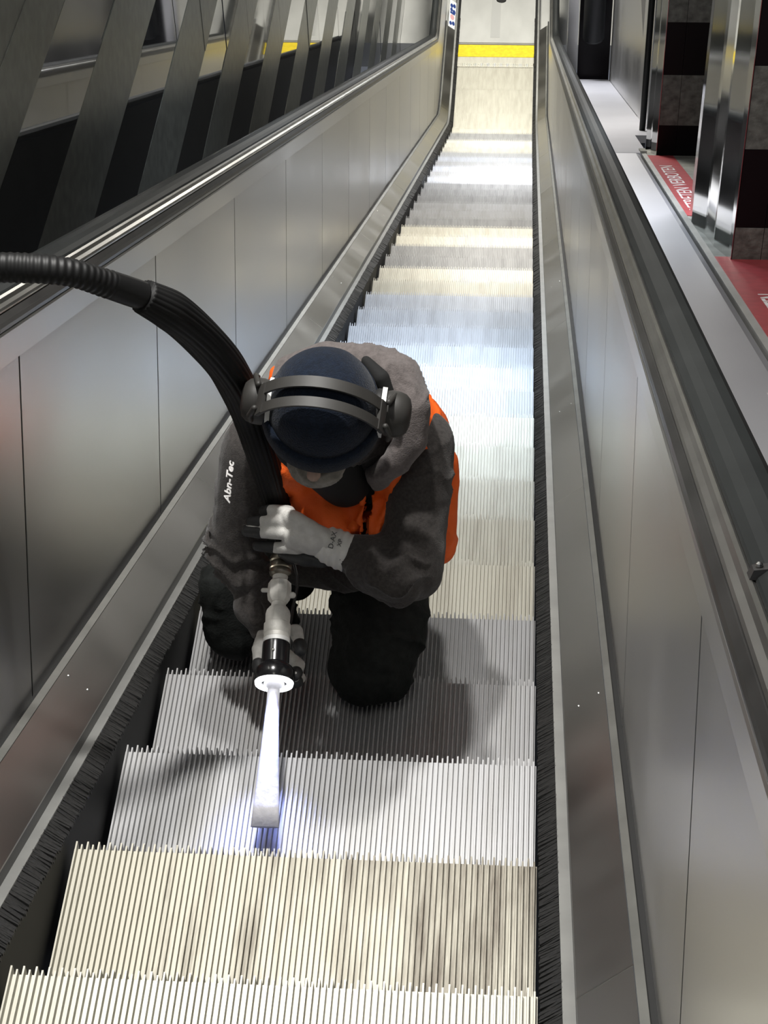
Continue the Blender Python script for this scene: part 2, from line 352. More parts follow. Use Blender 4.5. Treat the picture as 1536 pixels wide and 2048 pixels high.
# pictogram sticker on the left newel
sy, sz, sa = path(18.55, .113)
stk = thing('warning_sticker', 'white safety sticker with blue pictograms on the left newel by the foot of the escalator', 'sticker', (-.488, 17.0, -8.604 + .1135))
ang = math.atan2(.056, .076)
stk.rotation_euler = (0, ang, 0)
def plate(bm, x0, x1, y0, y1, z0, z1): box(bm, (x0, y0, z0), (x1, y1, z1))
bm = bmesh.new(); plate(bm, -.042, .042, -.40, .14, 0, .002); obj('sticker_sheet', bm, mat('white_sticker', (0.8, 0.82, 0.85), 0.4), stk)
for (x, y, r_) in ((-.017, .03, .018), (.018, .05, .018), (-.016, -.05, .017), (.019, -.07, .019), (-.015, -.32, .017), (.02, -.30, .018)):
    bm = bmesh.new(); bmesh.ops.create_cone(bm, cap_ends=True, segments=20, radius1=r_, radius2=r_, depth=.001, matrix=Matrix.Translation((x, y, .0026)) @ Matrix.Diagonal((1, 2.2, 1, 1)))
    obj('blue_pictogram', bm, BLUE, stk)
bm = bmesh.new(); plate(bm, -.03, .03, -.13, -.09, .002, .003); obj('blue_bar', bm, BLUE, stk)
bm = bmesh.new(); bmesh.ops.create_cone(bm, cap_ends=True, segments=24, radius1=.026, radius2=.026, depth=.0012, matrix=Matrix.Translation((0, -.19, .0026)) @ Matrix.Diagonal((1, 2, 1, 1)))
obj('pink_prohibition_disc', bm, mat('faded_red_print', (0.65, 0.36, 0.38), 0.5), stk)

# ------------------------------------------------------------------ right side: ledge, piers, far end
od = thing('outer_deck', 'long sloping brushed steel ledge outside the right handrail', 'ledge', (.87, 0, 0))
def opart(name, prof, m, s0, s1, parent=od, off=.87):
    bm = bmesh.new(); sweep(bm, prof, s0, s1, 1); o = obj(name, bm, m, parent); o.location = (-off, 0, 0); return o
opart('deck_sheet', [(.800, .590), (.800, .602), (.905, .602), (.925, .594), (.925, .580)], LEDGE_STEEL, S0, 7.15)
opart('shadow_gap', [(.63, .40), (.78, .40), (.78, .50), (.63, .50)], GROOVE, S0, 14.8)  # black slab standing in for the shade between handrail and ledge
opart('edge_strip', [(.936, .560), (.936, .600), (.957, .602), (.957, .560)], ALU, S0, 7.3)
opart('gap_bottom', [(.78, .50), (.96, .50), (.96, .559), (.78, .559)], GROOVE, S0, 7.2)
# scratched letters on the near part of the ledge
def text(name, body, size, m, parent, M, extrude=.0006, shear=0, align='CENTER', bold=0):
    c = D.curves.new(name, 'FONT'); c.body = body; c.size = size; c.extrude = extrude; c.shear = shear; c.align_x = align; c.align_y = 'CENTER'; c.offset = bold
    tmp = D.objects.new(name, c); COL.objects.link(tmp)
    bpy.context.view_layer.update()
    me = D.meshes.new_from_object(tmp.evaluated_get(bpy.context.evaluated_depsgraph_get()))
    D.objects.remove(tmp)
    me.materials.clear(); me.materials.append(m)
    o = D.objects.new(name, me); COL.objects.link(o); o.parent = parent; o.matrix_local = M
    return o
def on_slope(x, s, h, off=0, spin=0):
    y, z, a = path(s, h)
    return Matrix.Translation((x - off, y, z)) @ Matrix.Rotation(-a, 4, 'X') @ Matrix.Rotation(spin, 4, 'Z')
text('scratched_letters', 'K E', .05, WHITE, od, on_slope(.895, 1.05, .6025, .87, math.radians(90)), .0003)
tag(od, None, None)
wp = thing('pale_ledge_sheet', 'pale lavender-white flat sheet covering the far part of the right ledge', 'sheet', (.9, 0, 0))
opart('sheet_cover', [(.800, .560), (.800, .603), (.962, .603), (.962, .560)], WHITE_PLATE, 7.16, 8.35, wp, .9)
opart('sheet_cover', [(.800, .560), (.800, .603), (1.056, .603), (1.056, .560)], WHITE_PLATE, 8.35, 14.85, wp, .9)
opart('end_lip', [(.930, .60), (.930, .612), (.962, .612), (.962, .60)], CONCRETE, 7.16, 7.34, wp, .9)
bm = bmesh.new(); sweep(bm, [(.957, .30), (2.7, .30), (2.7, .560), (.957, .560)], S0, 7.9, 1)
fl = struct('floor_ledge', bm, CONCRETE)
# red and white barrier tape lying on the ledge floor
tp = thing('barrier_tape', 'red barrier tape with white lettering lying between the right ledge and the piers', 'tape', (1.05, 0, 0))
opart('far_length', [(.968, .5603), (.968, .563), (1.12, .563), (1.12, .5603)], RED, 4.75, 7.5, tp, 1.05)
opart('near_length', [(.968, .5603), (.968, .563), (1.30, .563), (1.30, .5603)], RED, 1.0, 3.55, tp, 1.05)
text('far_lettering', 'BETRETEN VERBOTEN', .085, WHITE, tp, on_slope(1.045, 5.9, .5636, 1.05, math.radians(90)) @ Matrix.Diagonal((2.4, 1.1, 1, 1)), .0003)
text('near_lettering', 'VERBOTEN BETRETEN', .12, WHITE, tp, on_slope(1.085, 2.15, .5636, 1.05, math.radians(90)) @ Matrix.Diagonal((1.0, 1, 1, 1)), .0003)

def pier(label, y0, y1, zs, first_black, xe, flare):
    p = thing('stone_pier', label, 'pier', (1.03, y0, zs[0]))
    for i in range(len(zs) - 1):
        blk = (i % 2 == 0) == first_black
        bm = bmesh.new()
        box(bm, (.006, .004, zs[i] - zs[0] + .001), (.10, y1 - y0, zs[i + 1] - zs[0] - .001))
        box(bm, (.102, .004, zs[i] - zs[0] + .001), (xe - 1.03, y1 - y0, zs[i + 1] - zs[0] - .001))
        obj('black_course' if blk else 'granite_course', bm, BLACK_GRANITE if blk else GRANITE, p)
    # folded mirror-steel cladding on the narrow side
    bm = bmesh.new(); d = y1 - y0; zt = zs[-1] - zs[0]
    rows = []
    for (zq, xa) in ((-0.62, flare), (zt, .004)):
        rows.append([(0.002, -.002, zq), (-.012 - xa * .25, d * .30, zq), (-.004 - xa * .5, d * .55, zq), (-.014 - xa * .9, d * .82, zq), (-xa, d + .002, zq)])
    lo = [bm.verts.new(q) for q in rows[0]]; hi = [bm.verts.new(q) for q in rows[1]]
    lo2 = [bm.verts.new((.004, q[1], q[2])) for q in rows[0]]; hi2 = [bm.verts.new((.004, q[1], q[2])) for q in rows[1]]
    for i in range(4):
        bm.faces.new((lo[i], lo[i + 1], hi[i + 1], hi[i])); bm.faces.new((lo2[i], hi2[i], hi2[i + 1], lo2[i + 1]))
        bm.faces.new((lo[i], lo2[i], lo2[i + 1], lo[i + 1])); bm.faces.new((hi[i], hi[i + 1], hi2[i + 1], hi2[i]))
    bm.faces.new((lo[0], hi[0], hi2[0], lo2[0])); bm.faces.new((lo[4], lo2[4], hi2[4], hi[4]))
    obj('mirror_cladding', bm, STEEL_MIRROR, p)
    return p
STEEL_MIRROR = mat('polished_steel_cladding', (0.50, 0.51, 0.51), 0.09, 1.0, nscale=3, namp=0.15, bump=0.02, bscale=2)
def courses(z0, n, first): return [z0] + [first + .305 * i for i in range(n)]
pier('near stone pier of black and granite courses, cut by the right edge', 3.3, 4.33, courses(-1.62, 18, -1.128), False, 2.69, .045)
pier('far stone pier of black and granite courses, behind the nearer one', 6.8, 7.25, courses(-3.6, 24, -3.094), True, 2.69, .018)

# steel cladding beyond the far pier, with the dark niche and its black post
fc = thing('steel_cladding_panel', 'tall steel cladding panel beside the far end of the pale sheet', 'cladding', (1.06, 8.9, -5.5))
bm = bmesh.new(); box(bm, (0, 0, -2.0), (.06, 4.2, 1.6)); obj('panel_sheet', bm, STEEL, fc)
bm = bmesh.new(); box(bm, (-.004, -.9, .7), (.06, -.003, 4.0)); obj('narrow_panel', bm, STEEL, fc)
pp = bmesh.new(); bmesh.ops.create_cone(pp, cap_ends=True, segments=24, radius1=.018, radius2=.018, depth=3.4, matrix=Matrix.Translation((1.022, 7.85, -2.13)))
tag(obj('black_pipe', pp, RUBBER, smooth=True), 'glossy black vertical pipe standing between the far pier and the steel cladding', 'pipe')
nb = thing('dark_niche_panel', 'dark polished panel closing the far end of the pale sheet', 'panel', (.9, 13.2, -7.2))
bm = bmesh.new(); box(bm, (-.12, 0, -.3), (.155, .1, 3.6)); obj('dark_sheet', bm, BLACK_GRANITE, nb)
bm = bmesh.new(); box(bm, (-.22, -.01, -.3), (-.13, .1, 3.6)); obj('steel_jamb', bm, STEEL, nb)
bp = thing('black_post', 'thick matt black round post hanging before the dark polished panel', 'post', (.90, 13.05, -6.46))
bm = bmesh.new(); bmesh.ops.create_cone(bm, cap_ends=True, segments=28, radius1=.092, radius2=.092, depth=2.8, matrix=Matrix.Translation((0, 0, 1.45))); obj('post_shaft', bm, mat('matt_black', (.015, .016, .018), .5), bp, True)
bm = bmesh.new(); bmesh.ops.create_uvsphere(bm, u_segments=28, v_segments=12, radius=.092, matrix=Matrix.Translation((0, 0, .05)) @ Matrix.Diagonal((1, 1, .45, 1))); obj('rounded_end', bm, D.materials['matt_black'], bp, True)
#PERSON
# ------------------------------------------------------------------ the kneeling worker
def perp(d):
    a = V((0, 0, 1)) if abs(d.z) < .8 else V((1, 0, 0))
    u = d.cross(a).normalized(); return u, d.cross(u).normalized()
def capsule(bm, p0, p1, r0, r1, seg=18, flat=1.0, up=None):
    p0, p1 = V(p0), V(p1); d = (p1 - p0); L = d.length; d = d.normalized() if L > 1e-6 else V((0, 0, 1))
    if up is not None:
        u = V(up); u = (u - d * u.dot(d)).normalized(); w = d.cross(u)
    else: u, w = perp(d)
    rings = []
    for i in range(1, 6):
        t = math.pi / 2 * i / 5; rings.append((p0 - d * r0 * math.cos(t), r0 * math.sin(t)))
    rings.append((p0.lerp(p1, .5), (r0 + r1) / 2))
    for i in range(5, 0, -1):
        t = math.pi / 2 * i / 5; rings.append((p1 + d * r1 * math.cos(t), r1 * math.sin(t)))
    rows = [[bm.verts.new(c + (u * math.cos(2 * math.pi * k / seg) * flat + w * math.sin(2 * math.pi * k / seg)) * r) for k in range(seg)] for c, r in rings]
    a = bm.verts.new(p0 - d * r0); b = bm.verts.new(p1 + d * r1)
    for r_, q in zip(rows, rows[1:]):
        for k in range(seg): bm.faces.new((r_[k], r_[(k + 1) % seg], q[(k + 1) % seg], q[k]))
    for k in range(seg):
        bm.faces.new((a, rows[0][(k + 1) % seg], rows[0][k])); bm.faces.new((b, rows[-1][k], rows[-1][(k + 1) % seg]))
def ellipsoid(bm, c, rad, M=None, seg=28):
    m = Matrix.Translation(V(c)) @ (M.to_4x4() if M else Matrix.Identity(4)) @ Matrix.Diagonal((*rad, 1))
    bmesh.ops.create_uvsphere(bm, u_segments=seg, v_segments=seg // 2, radius=1, matrix=m)
def chain(bm, pts, seg=14):
    for a, b in zip(pts, pts[1:]): capsule(bm, a[:3], b[:3], a[3], b[3], seg)
def blob(name, bm, voxel, m, parent, smooth=6, wrinkle=None, cut=None, solid=0):
    me = D.meshes.new('raw'); bmesh.ops.recalc_face_normals(bm, faces=bm.faces); bm.to_mesh(me); bm.free()
    tmp = D.objects.new('raw', me); COL.objects.link(tmp)
    r = tmp.modifiers.new('r', 'REMESH'); r.mode = 'VOXEL'; r.voxel_size = voxel; r.use_smooth_shade = True
    s = tmp.modifiers.new('s', 'SMOOTH'); s.factor = .5; s.iterations = smooth
    bpy.context.view_layer.update()
    out = D.meshes.new_from_object(tmp.evaluated_get(bpy.context.evaluated_depsgraph_get()))
    D.objects.remove(tmp); D.meshes.remove(me)
    if wrinkle:
        nr = [v.normal.copy() for v in out.vertices]
        for v, n in zip(out.vertices, nr): v.co += n * wrinkle(v.co, n)
    if cut or solid:
        b2 = bmesh.new(); b2.from_mesh(out)
        if cut: bmesh.ops.delete(b2, geom=[f for f in b2.faces if cut(f.calc_center_median(), f.normal)], context='FACES')
        if solid:
            ext = bmesh.ops.solidify(b2, geom=list(b2.faces), thickness=solid)
        b2.to_mesh(out); b2.free()
    out.materials.clear(); out.materials.append(m)
    for p in out.polygons: p.use_smooth = True
    o = D.objects.new(name, out); COL.objects.link(o)
    if parent: o.parent = parent; o.matrix_parent_inverse = Matrix.Identity(4)
    if parent: o.location = -V(parent.location)
    return o
def nz(p, s, off=0): return noise.noise(V((p.x * s + off, p.y * s, p.z * s)))
def folds(base_dir, freq, amp, off=0):
    d = V(base_dir).normalized()
    def f(p, n):
        w = nz(p, 9, off) * 1.6
        a = math.sin((p.dot(d)) * freq + w * 3.0 + nz(p, 22, off) * 1.5)
        g = max(0, .35 + nz(p, 7, off + 5) * 1.6)
        return amp * (1 - abs(a)) ** 1.8 * min(1, g) * 1.3 - amp * .3 + nz(p, 40, off) * amp * .12
    return f

HOODIE = mat('charcoal_fleece', (0.056, 0.050, 0.047), 0.9, 0, 0.2, nscale=160, namp=0.35, bump=0.25, bscale=420, sheen=0.15)
HOOD_LIT = mat('lit_hood_fleece', (0.15, 0.13, 0.125), 0.92, 0, 0.2, nscale=120, namp=0.25, bump=0.25, bscale=380, sheen=0.15)  # same fleece as the hoodie, lightened where light falls on the hood
VEST = mat('orange_safety_fabric', (0.90, 0.13, 0.012), 0.62, 0, 0.4, nscale=14, namp=0.15, bump=0.15, bscale=300)
TROUS = mat('black_work_trousers', (0.011, 0.013, 0.012), 0.8, 0, 0.25, nscale=60, namp=0.4, bump=0.2, bscale=200)
NAVY = mat('navy_knitted_beanie', (0.0055, 0.011, 0.024), 0.9, 0, 0.2, nscale=120, namp=0.35, bump=0.35, bscale=330, sheen=0.1)
GLOVE = mat('light_grey_glove_knit', (0.60, 0.59, 0.56), 0.85, 0, 0.2, nscale=60, namp=0.15, bump=0.25, bscale=500)
DIP = mat('dark_dipped_coating', (0.035, 0.036, 0.037), 0.55, 0, 0.4, nscale=50, namp=0.3)
SKIN = mat('weathered_skin', (0.36, 0.25, 0.20), 0.6, 0, 0.4, nscale=30, namp=0.15)
BEARD = mat('grey_neck_gaiter', (0.30, 0.28, 0.25), 0.85, 0, 0.2, nscale=80, namp=0.3)
BOOT = mat('black_work_boots', (0.012, 0.012, 0.012), 0.5)

PX = thing('person', 'person in charcoal hoodie, orange vest and navy beanie kneeling on the steps, gripping the lance', 'person', (-.10, 1.10, -.671))
er, ef, eu = V((0.9914, -0.0327, -0.1265)), V((-0.0789, -0.9218, -0.3795)), V((0.1042, -0.3863, 0.9165))
HM = Matrix((er, ef, eu)).transposed()          # head axes: right of picture, face, crown
HC = V((-0.005,0.668,0.422))
def hp(a, b, c): return HC + er * a + ef * b + eu * c

shR, elR, wrR = V((0.155,0.854,0.168)), V((0.153,0.672,0.015)), V((0.035,0.671,0.040))
shL, elL, wrL = V((-0.165,0.839,0.155)), V((-0.216,0.779,-0.069)), V((-0.159,0.709,-0.173))
neck = hp(.02, -.03, -.16)
chestc, bellyc, pelv = V((.020, .90, .13)), V((-.03, 1.04, -.04)), V((-.07, 1.15, -.18))
espine = (V((.02, .82, .30)) - V((-.07, 1.15, -.18))).normalized(); elat = V((1, .04, -.12)); elat = (elat - espine * elat.dot(espine)).normalized(); efr = elat.cross(espine).normalized()
if efr.y > 0: efr = -efr
SM = Matrix((elat, efr, espine)).transposed()
kneeR, kneeL = V((0.061,0.752,-0.363)), V((-0.281,1.026,-0.552))
hipR, hipL = V((.04, 1.14, -.19)), V((-.19, 1.17, -.21))
anR, anL = V((.06, 1.13, -.585)), V((-.27, 1.43, -.80))

# body: one continuous figure inside the clothes
bm = bmesh.new()
ellipsoid(bm, HC + eu * -.012, (.074, .092, .108), HM); ellipsoid(bm, hp(0, .035, -.075), (.052, .052, .052), HM)
capsule(bm, hp(0, .084, -.018), hp(0, .108, -.052), .008, .014, 12); ellipsoid(bm, hp(0, .078, -.088), (.024, .016, .011), HM)
ellipsoid(bm, hp(0, .076, -.115), (.022, .018, .016), HM); ellipsoid(bm, hp(-.03, .076, -.012), (.022, .012, .008), HM); ellipsoid(bm, hp(.03, .076, -.012), (.022, .012, .008), HM)
for sx in (-1, 1): ellipsoid(bm, hp(.076 * sx, .0, -.03), (.010, .018, .030), HM)
capsule(bm, hp(0, -.02, -.06), V((.02, .83, .27)), .055, .06)
ellipsoid(bm, chestc, (.155, .095, .16), SM); ellipsoid(bm, bellyc, (.14, .095, .15), SM); ellipsoid(bm, pelv, (.145, .10, .11), SM)
capsule(bm, shL, shR, .05, .05)
for a, b, c in ((shR, elR, wrR), (shL, elL, wrL)): capsule(bm, a, b, .048, .037); capsule(bm, b, c, .037, .027)
for a, b, c in ((hipR, kneeR, anR), (hipL, kneeL, anL)): capsule(bm, a, b, .075, .055); capsule(bm, b, c, .052, .036)
bd = blob('body', bm, .006, SKIN, PX, 3)

# trousers
bm = bmesh.new()
ellipsoid(bm, pelv + V((0, .01, -.01)), (.175, .125, .125), SM)
capsule(bm, hipR, kneeR + V((0, 0, .01)), .115, .090); capsule(bm, kneeR, anR, .078, .060)
ellipsoid(bm, kneeR + V((-.01, -.02, -.005)), (.095, .085, .075))
capsule(bm, hipR + V((.04, -.02, -.03)), kneeR + V((.03, .05, .04)), .09, .08)
capsule(bm, hipL, kneeL, .105, .075); capsule(bm, kneeL, anL, .075, .060)
capsule(bm, V((-0.308,0.995,-0.411)), V((-0.280,0.971,-0.537)), .050, .068)
capsule(bm, V((-0.243,1.045,-0.396)), V((-0.190,0.965,-0.480)), .065, .06); capsule(bm, V((-0.168,1.010,-0.339)), V((-0.134,0.981,-0.371)), .06, .05)
ftr = folds((.5, 1, .3), 48, .007, 3)
blob('trousers', bm, .007, TROUS, PX, 5, ftr)
for a, dy, nm in ((anR, 0, 'right'), (anL, 0, 'left')):
    bm = bmesh.new(); capsule(bm, a + V((0, -.02, .01)), a + V((0, .07, -.01)), .052, .048); capsule(bm, a + V((0, .05, .0)), a + V((0, .10, -.085)), .045, .038, flat=1.1)
    capsule(bm, a + V((0, .04, -.03)), a + V((0, .07, .0)), .05, .05)
    bb = blob('boot', bm, .007, BOOT, PX, 3)

# hoodie
bm = bmesh.new()
ellipsoid(bm, chestc, (.19, .125, .19), SM); ellipsoid(bm, bellyc, (.178, .125, .18), SM); ellipsoid(bm, pelv + espine * .02, (.175, .13, .10), SM)
capsule(bm, shL + V((.02, 0, -.01)), shR + V((-.02, 0, -.01)), .082, .082)
capsule(bm, shR, elR, .072, .064); capsule(bm, elR, wrR, .064, .045); ellipsoid(bm, elR + V((-.005, -.01, -.005)), (.068, .066, .066))
capsule(bm, V((0.129,0.619,0.021)), V((0.066,0.632,0.040)), .050, .046)
capsule(bm, shL, elL, .070, .060); capsule(bm, elL, wrL, .060, .040); ellipsoid(bm, V((-0.210,0.780,-0.041)), (.052, .055, .055))
capsule(bm, V((-0.185,0.698,-0.152)), V((-0.145,0.654,-0.172)), .040, .031)
capsule(bm, V((.02, .84, .24)), neck, .09, .075)
capsule(bm, V((-0.103,0.877,-0.194)), V((0.005,0.855,-0.184)), .060, .060)
fh = folds((.25, -.2, 1), 80, .015, 11)
def hood_w(p, n):
    # more folds on the sleeves near the elbows
    q = min((p - elR).length, (p - elL).length, (p - wrL).length, (p - (elR + wrR) / 2).length)
    g = 1.0 if q < .09 else max(.22, 1 - (q - .09) * 7)
    return fh(p, n) * g
HO = blob('hoodie', bm, .0055, HOODIE, PX, 4, hood_w)
# hood bunched up behind the head
bm = bmesh.new()
hd = [(-0.111,0.852,0.276), (-0.098,0.923,0.289), (-0.027,0.911,0.327), (0.066,0.871,0.363), (0.121,0.838,0.353), (0.150,0.785,0.326), (0.147,0.756,0.269), (0.117,0.738,0.226), (0.079,0.744,0.179)]
hr = [.030, .034, .040, .034, .040, .036, .034, .028, .022]
chain(bm, [(*p, r) for p, r in zip(hd, hr)], 16)
h2 = [(0.022,0.905,0.316), (0.089,0.893,0.298), (0.119,0.855,0.229), (0.110,0.821,0.168)]
chain(bm, [(*p, r) for p, r in zip(h2, [.05, .06, .055, .045])], 16)
blob('hood', bm, .005, HOOD_LIT, PX, 5, folds((1, .4, -.6), 60, .006, 31))
# neck tube, dark, between hood and vest
bm = bmesh.new(); chain(bm, [(*hp(-.03, .01, -.12), .062), (*V((0.014,0.780,0.136)), .055)], 16); chain(bm, [(*V((0.060,0.795,0.203)), .030), (*V((0.014,0.797,0.153)), .030), (*V((-0.076,0.809,0.145)), .028)], 16)
blob('collar', bm, .006, mat('black_collar', (.008, .008, .008), .9), PX, 4)

# vest over the hoodie, open at the front
bm = bmesh.new()
ellipsoid(bm, chestc, (.205, .146, .20), SM); ellipsoid(bm, bellyc + elat * .01, (.206, .150, .20), SM); ellipsoid(bm, pelv + espine * .05 + elat * .025, (.205, .150, .10), SM)
capsule(bm, shL + V((.075, .0, .0)), shR + V((-.105, 0, .0)), .095, .098); capsule(bm, V((-0.123,0.918,0.287)), V((-0.113,0.918,0.257)), .020, .022); capsule(bm, V((0.186,0.950,0.020)), V((0.183,0.868,-0.131)), .048, .048); capsule(bm, V((0.118,0.839,0.157)), V((0.096,0.758,0.050)), .040, .040); capsule(bm, V((-0.065,0.835,0.114)), V((-0.020,0.733,0.050)), .050, .050); capsule(bm, V((0.039,0.825,0.093)), V((0.063,0.742,0.037)), .045, .045)
def loc(p): q = p - chestc; return q.dot(elat), q.dot(efr), q.dot(espine)
def vcut(c, n):
    a, b, s = loc(c)
    zc = .035 + .0 * s                      # open seam of the front, a little right of the middle
    if b > .02 and abs(a - zc) < .0075: return True
    if b > .0 and s > .06 and abs(a - .012) < (s - .06) * .5: return True
    if s > .19: return True
    return False
blob('safety_vest', bm, .006, VEST, PX, 5, folds((1, 0, .15), 55, .012, 47), vcut, .003)

# beanie: knitted cap with a rolled cuff
bm = bmesh.new(); NS = 64; rows = []
for i in range(15):
    t = i / 14; c = -.030 + .146 * t ** .85
    f = math.sqrt(max(0, 1 - (max(0, t - .12) / .88) ** 2.3))
    row = []
    for k in range(NS):
        th = 2 * math.pi * k / NS; a, b = math.cos(th), math.sin(th)
        wob = 1 + .010 * math.sin(5 * th + 3 * t) * t + .012 * math.sin(9 * th) * t * (1 - t)
        row.append(bm.verts.new(hp(.100 * a * f * wob, (.110 * b - .004) * f * wob, c + .022 * (b < 0) * -b * (1 - t) * -1)))
    rows.append(row)
top = bm.verts.new(hp(0, 0, .117))
for r1, r2 in zip(rows, rows[1:]):
    for k in range(NS): bm.faces.new((r1[k], r1[(k + 1) % NS], r2[(k + 1) % NS], r2[k]))
for k in range(NS): bm.faces.new((rows[-1][k], rows[-1][(k + 1) % NS], top))
bn = obj('beanie', bm, NAVY, PX, True); bn.location = -V(PX.location)
bm = bmesh.new(); rows = []
for k in range(NS):
    th = 2 * math.pi * k / NS; a, b = math.cos(th), math.sin(th); row = []
    for (dr, dc) in ((.000, -.036), (.007, -.041), (.0125, -.030), (.014, -.012), (.0115, .004), (.005, .012), (-.002, .008), (-.004, -.02)):
        dr = dr if b > -.3 else dr * .35
        row.append(bm.verts.new(hp((.0985 + dr) * a, (.1085 + dr) * b - .004, dc + .010 * max(b, 0) + .010 * max(-b, 0))))
    rows.append(row)
for i in range(NS):
    r1, r2 = rows[i], rows[(i + 1) % NS]
    for j in range(8): bm.faces.new((r1[j], r1[(j + 1) % 8], r2[(j + 1) % 8], r2[j]))
cf = obj('beanie_cuff', bm, NAVY, PX, True); cf.location = -V(PX.location)
# grey tube scarf over the chin
bm = bmesh.new(); ellipsoid(bm, hp(0, .044, -.100), (.060, .070, .036), HM); ellipsoid(bm, hp(.004, .078, -.085), (.050, .040, .026), HM)
blob('neck_gaiter', bm, .004, BEARD, PX, 3, folds(tuple(eu), 260, .004, 61))

bm = bmesh.new(); chain(bm, [(*(0.065,0.795,0.429), .010), (*(0.094,0.767,0.413), .016), (*(0.109,0.752,0.382), .012)], 14)
blob('hood_inner_dark', bm, .003, D.materials['black_collar'], PX, 2)  # black filler for the dark inside of the hood
# gloves
def hand(fingers, palm, cuff, name, fr0=.38):
    bm = bmesh.new()
    for a, b, ra, rb, fl, up in palm: capsule(bm, a, b, ra, rb, 18, fl, up)
    for f in fingers: chain(bm, f, 14)
    g = blob(name, bm, .0028, GLOVE, PX, 3, lambda p, n: nz(p, 60) * .0012)
    for f in fingers:
        bm = bmesh.new(); f2 = [(*q[:3], q[3] + .0009) for q in f[-2:]]
        mid = V(f2[0][:3]).lerp(V(f2[1][:3]), fr0); chain(bm, [(*mid, f2[0][3]), f2[1]], 14)
        blob('finger_coating', bm, .0024, DIP, g, 2).location = (0, 0, 0)
    return g
kn = [((-0.093,0.729,0.095)), ((-0.097,0.707,0.089)), ((-0.088,0.692,0.072)), ((-0.071,0.687,0.038))]
mid = [((-0.124,0.722,0.106)), ((-0.133,0.699,0.097)), ((-0.128,0.683,0.082)), ((-0.106,0.678,0.046))]
tipf = [((-0.143,0.734,0.091)), ((-0.166,0.710,0.083)), ((-0.174,0.697,0.071)), ((-0.154,0.685,0.043))]
fr = [(.0130, .0115, .0095), (.0135, .0120, .0100), (.0130, .0120, .0100), (.0125, .0115, .0095)]
hand([[(*kn[i], fr[i][0]), (*mid[i], fr[i][1]), (*tipf[i], fr[i][2])] for i in range(4)] + [[(*(-0.033,0.693,0.011), .014), (*(-0.073,0.693,0.001), .013), (*(-0.109,0.707,-0.010), .011)]],
     [((-0.025,0.686,0.061), (-0.079,0.707,0.087), .036, .034, .62, ef), ((-0.025,0.682,0.056), (-0.073,0.688,0.060), .036, .032, .7, ef), ((0.013,0.676,0.047), (-0.035,0.687,0.062), .034, .036, .8, ef)], None, 'glove')
bm = bmesh.new(); chain(bm, [(*(0.017,0.674,0.045), .0385), (*(-0.009,0.684,0.050), .0375)], 24)
cu = blob('glove_cuff', bm, .0035, mat('pale_glove_cuff', (.66, .65, .62), .85, nscale=40, namp=.15), PX, 2, lambda p, n: .0012 * math.sin((p - V((0.029,0.670,0.040))).dot((V((-0.003,0.680,0.045)) - V((0.029,0.670,0.040))).normalized()) * 420))
bm = bmesh.new(); chain(bm, [(*(-0.106,0.695,0.014), .012), (*(-0.061,0.681,0.017), .018), (*(-0.026,0.676,0.015), .014)], 16); blob('palm_coating', bm, .003, DIP, PX, 2)
# lower hand cupping the lamp from behind
hand([[(*(-0.122,0.662,-0.180), .015), (*(-0.079,0.605,-0.114), .014), (*(-0.064,0.552,-0.112), .010)],
      [(*(-0.119,0.628,-0.200), .014), (*(-0.075,0.577,-0.184), .013), (*(-0.078,0.536,-0.169), .010)],
      [(*(-0.121,0.600,-0.213), .013), (*(-0.073,0.566,-0.210), .012), (*(-0.077,0.532,-0.186), .010)],
      [(*(-0.151,0.654,-0.172), .014), (*(-0.153,0.575,-0.137), .013), (*(-0.146,0.520,-0.136), .011)],
      [(*(-0.137,0.596,-0.217), .013), (*(-0.146,0.559,-0.224), .012), (*(-0.123,0.539,-0.218), .009)]],
     [((-0.144,0.671,-0.170), (-0.122,0.615,-0.199), .034, .034, .7, ef)], None, 'glove', .72)

# print on the glove cuff
_r = V((0.99738493, 0.06639877, -0.02853945)); _d = V((0.02690496, -0.70762698, -0.70607378)); _b = (-_d * .95 + _r * .25).normalized(); _n = _r.cross(-_d); _n = (_n - _b * _n.dot(_b)).normalized()
RC = Matrix((_b, _n.cross(_b), _n)).transposed().to_4x4()
INK = mat('dark_cuff_print', (.05, .05, .05), .7)
text('cuff_lettering', 'D-AX', .014, INK, cu, Matrix.Translation(V((-0.002,0.664,0.087))) @ RC, .0008)
text('cuff_lettering', 'XP', .012, INK, cu, Matrix.Translation(V((0.012,0.660,0.084))) @ RC, .0008)
# sleeve print
tm = Matrix.Translation(V((-0.204,0.730,0.170)) - V(PX.location))
pr = V((0.99738493, 0.06639877, -0.02853945)); pd = V((0.02690496, -0.70762698, -0.70607378)); pf = pr.cross(-pd)
bx = (-pd * .985 + pr * .10).normalized(); nrm = (pf * .80 - pr * .60); nrm = (nrm - bx * nrm.dot(bx)).normalized(); by = nrm.cross(bx)
RM = Matrix((bx, by, nrm)).transposed().to_4x4()
text('sleeve_lettering', 'Abn-Tec', .0225, WHITE, HO, Matrix.Translation(V((-0.204,0.730,0.170))) @ RM, .0008, .35, 'CENTER', .0005)

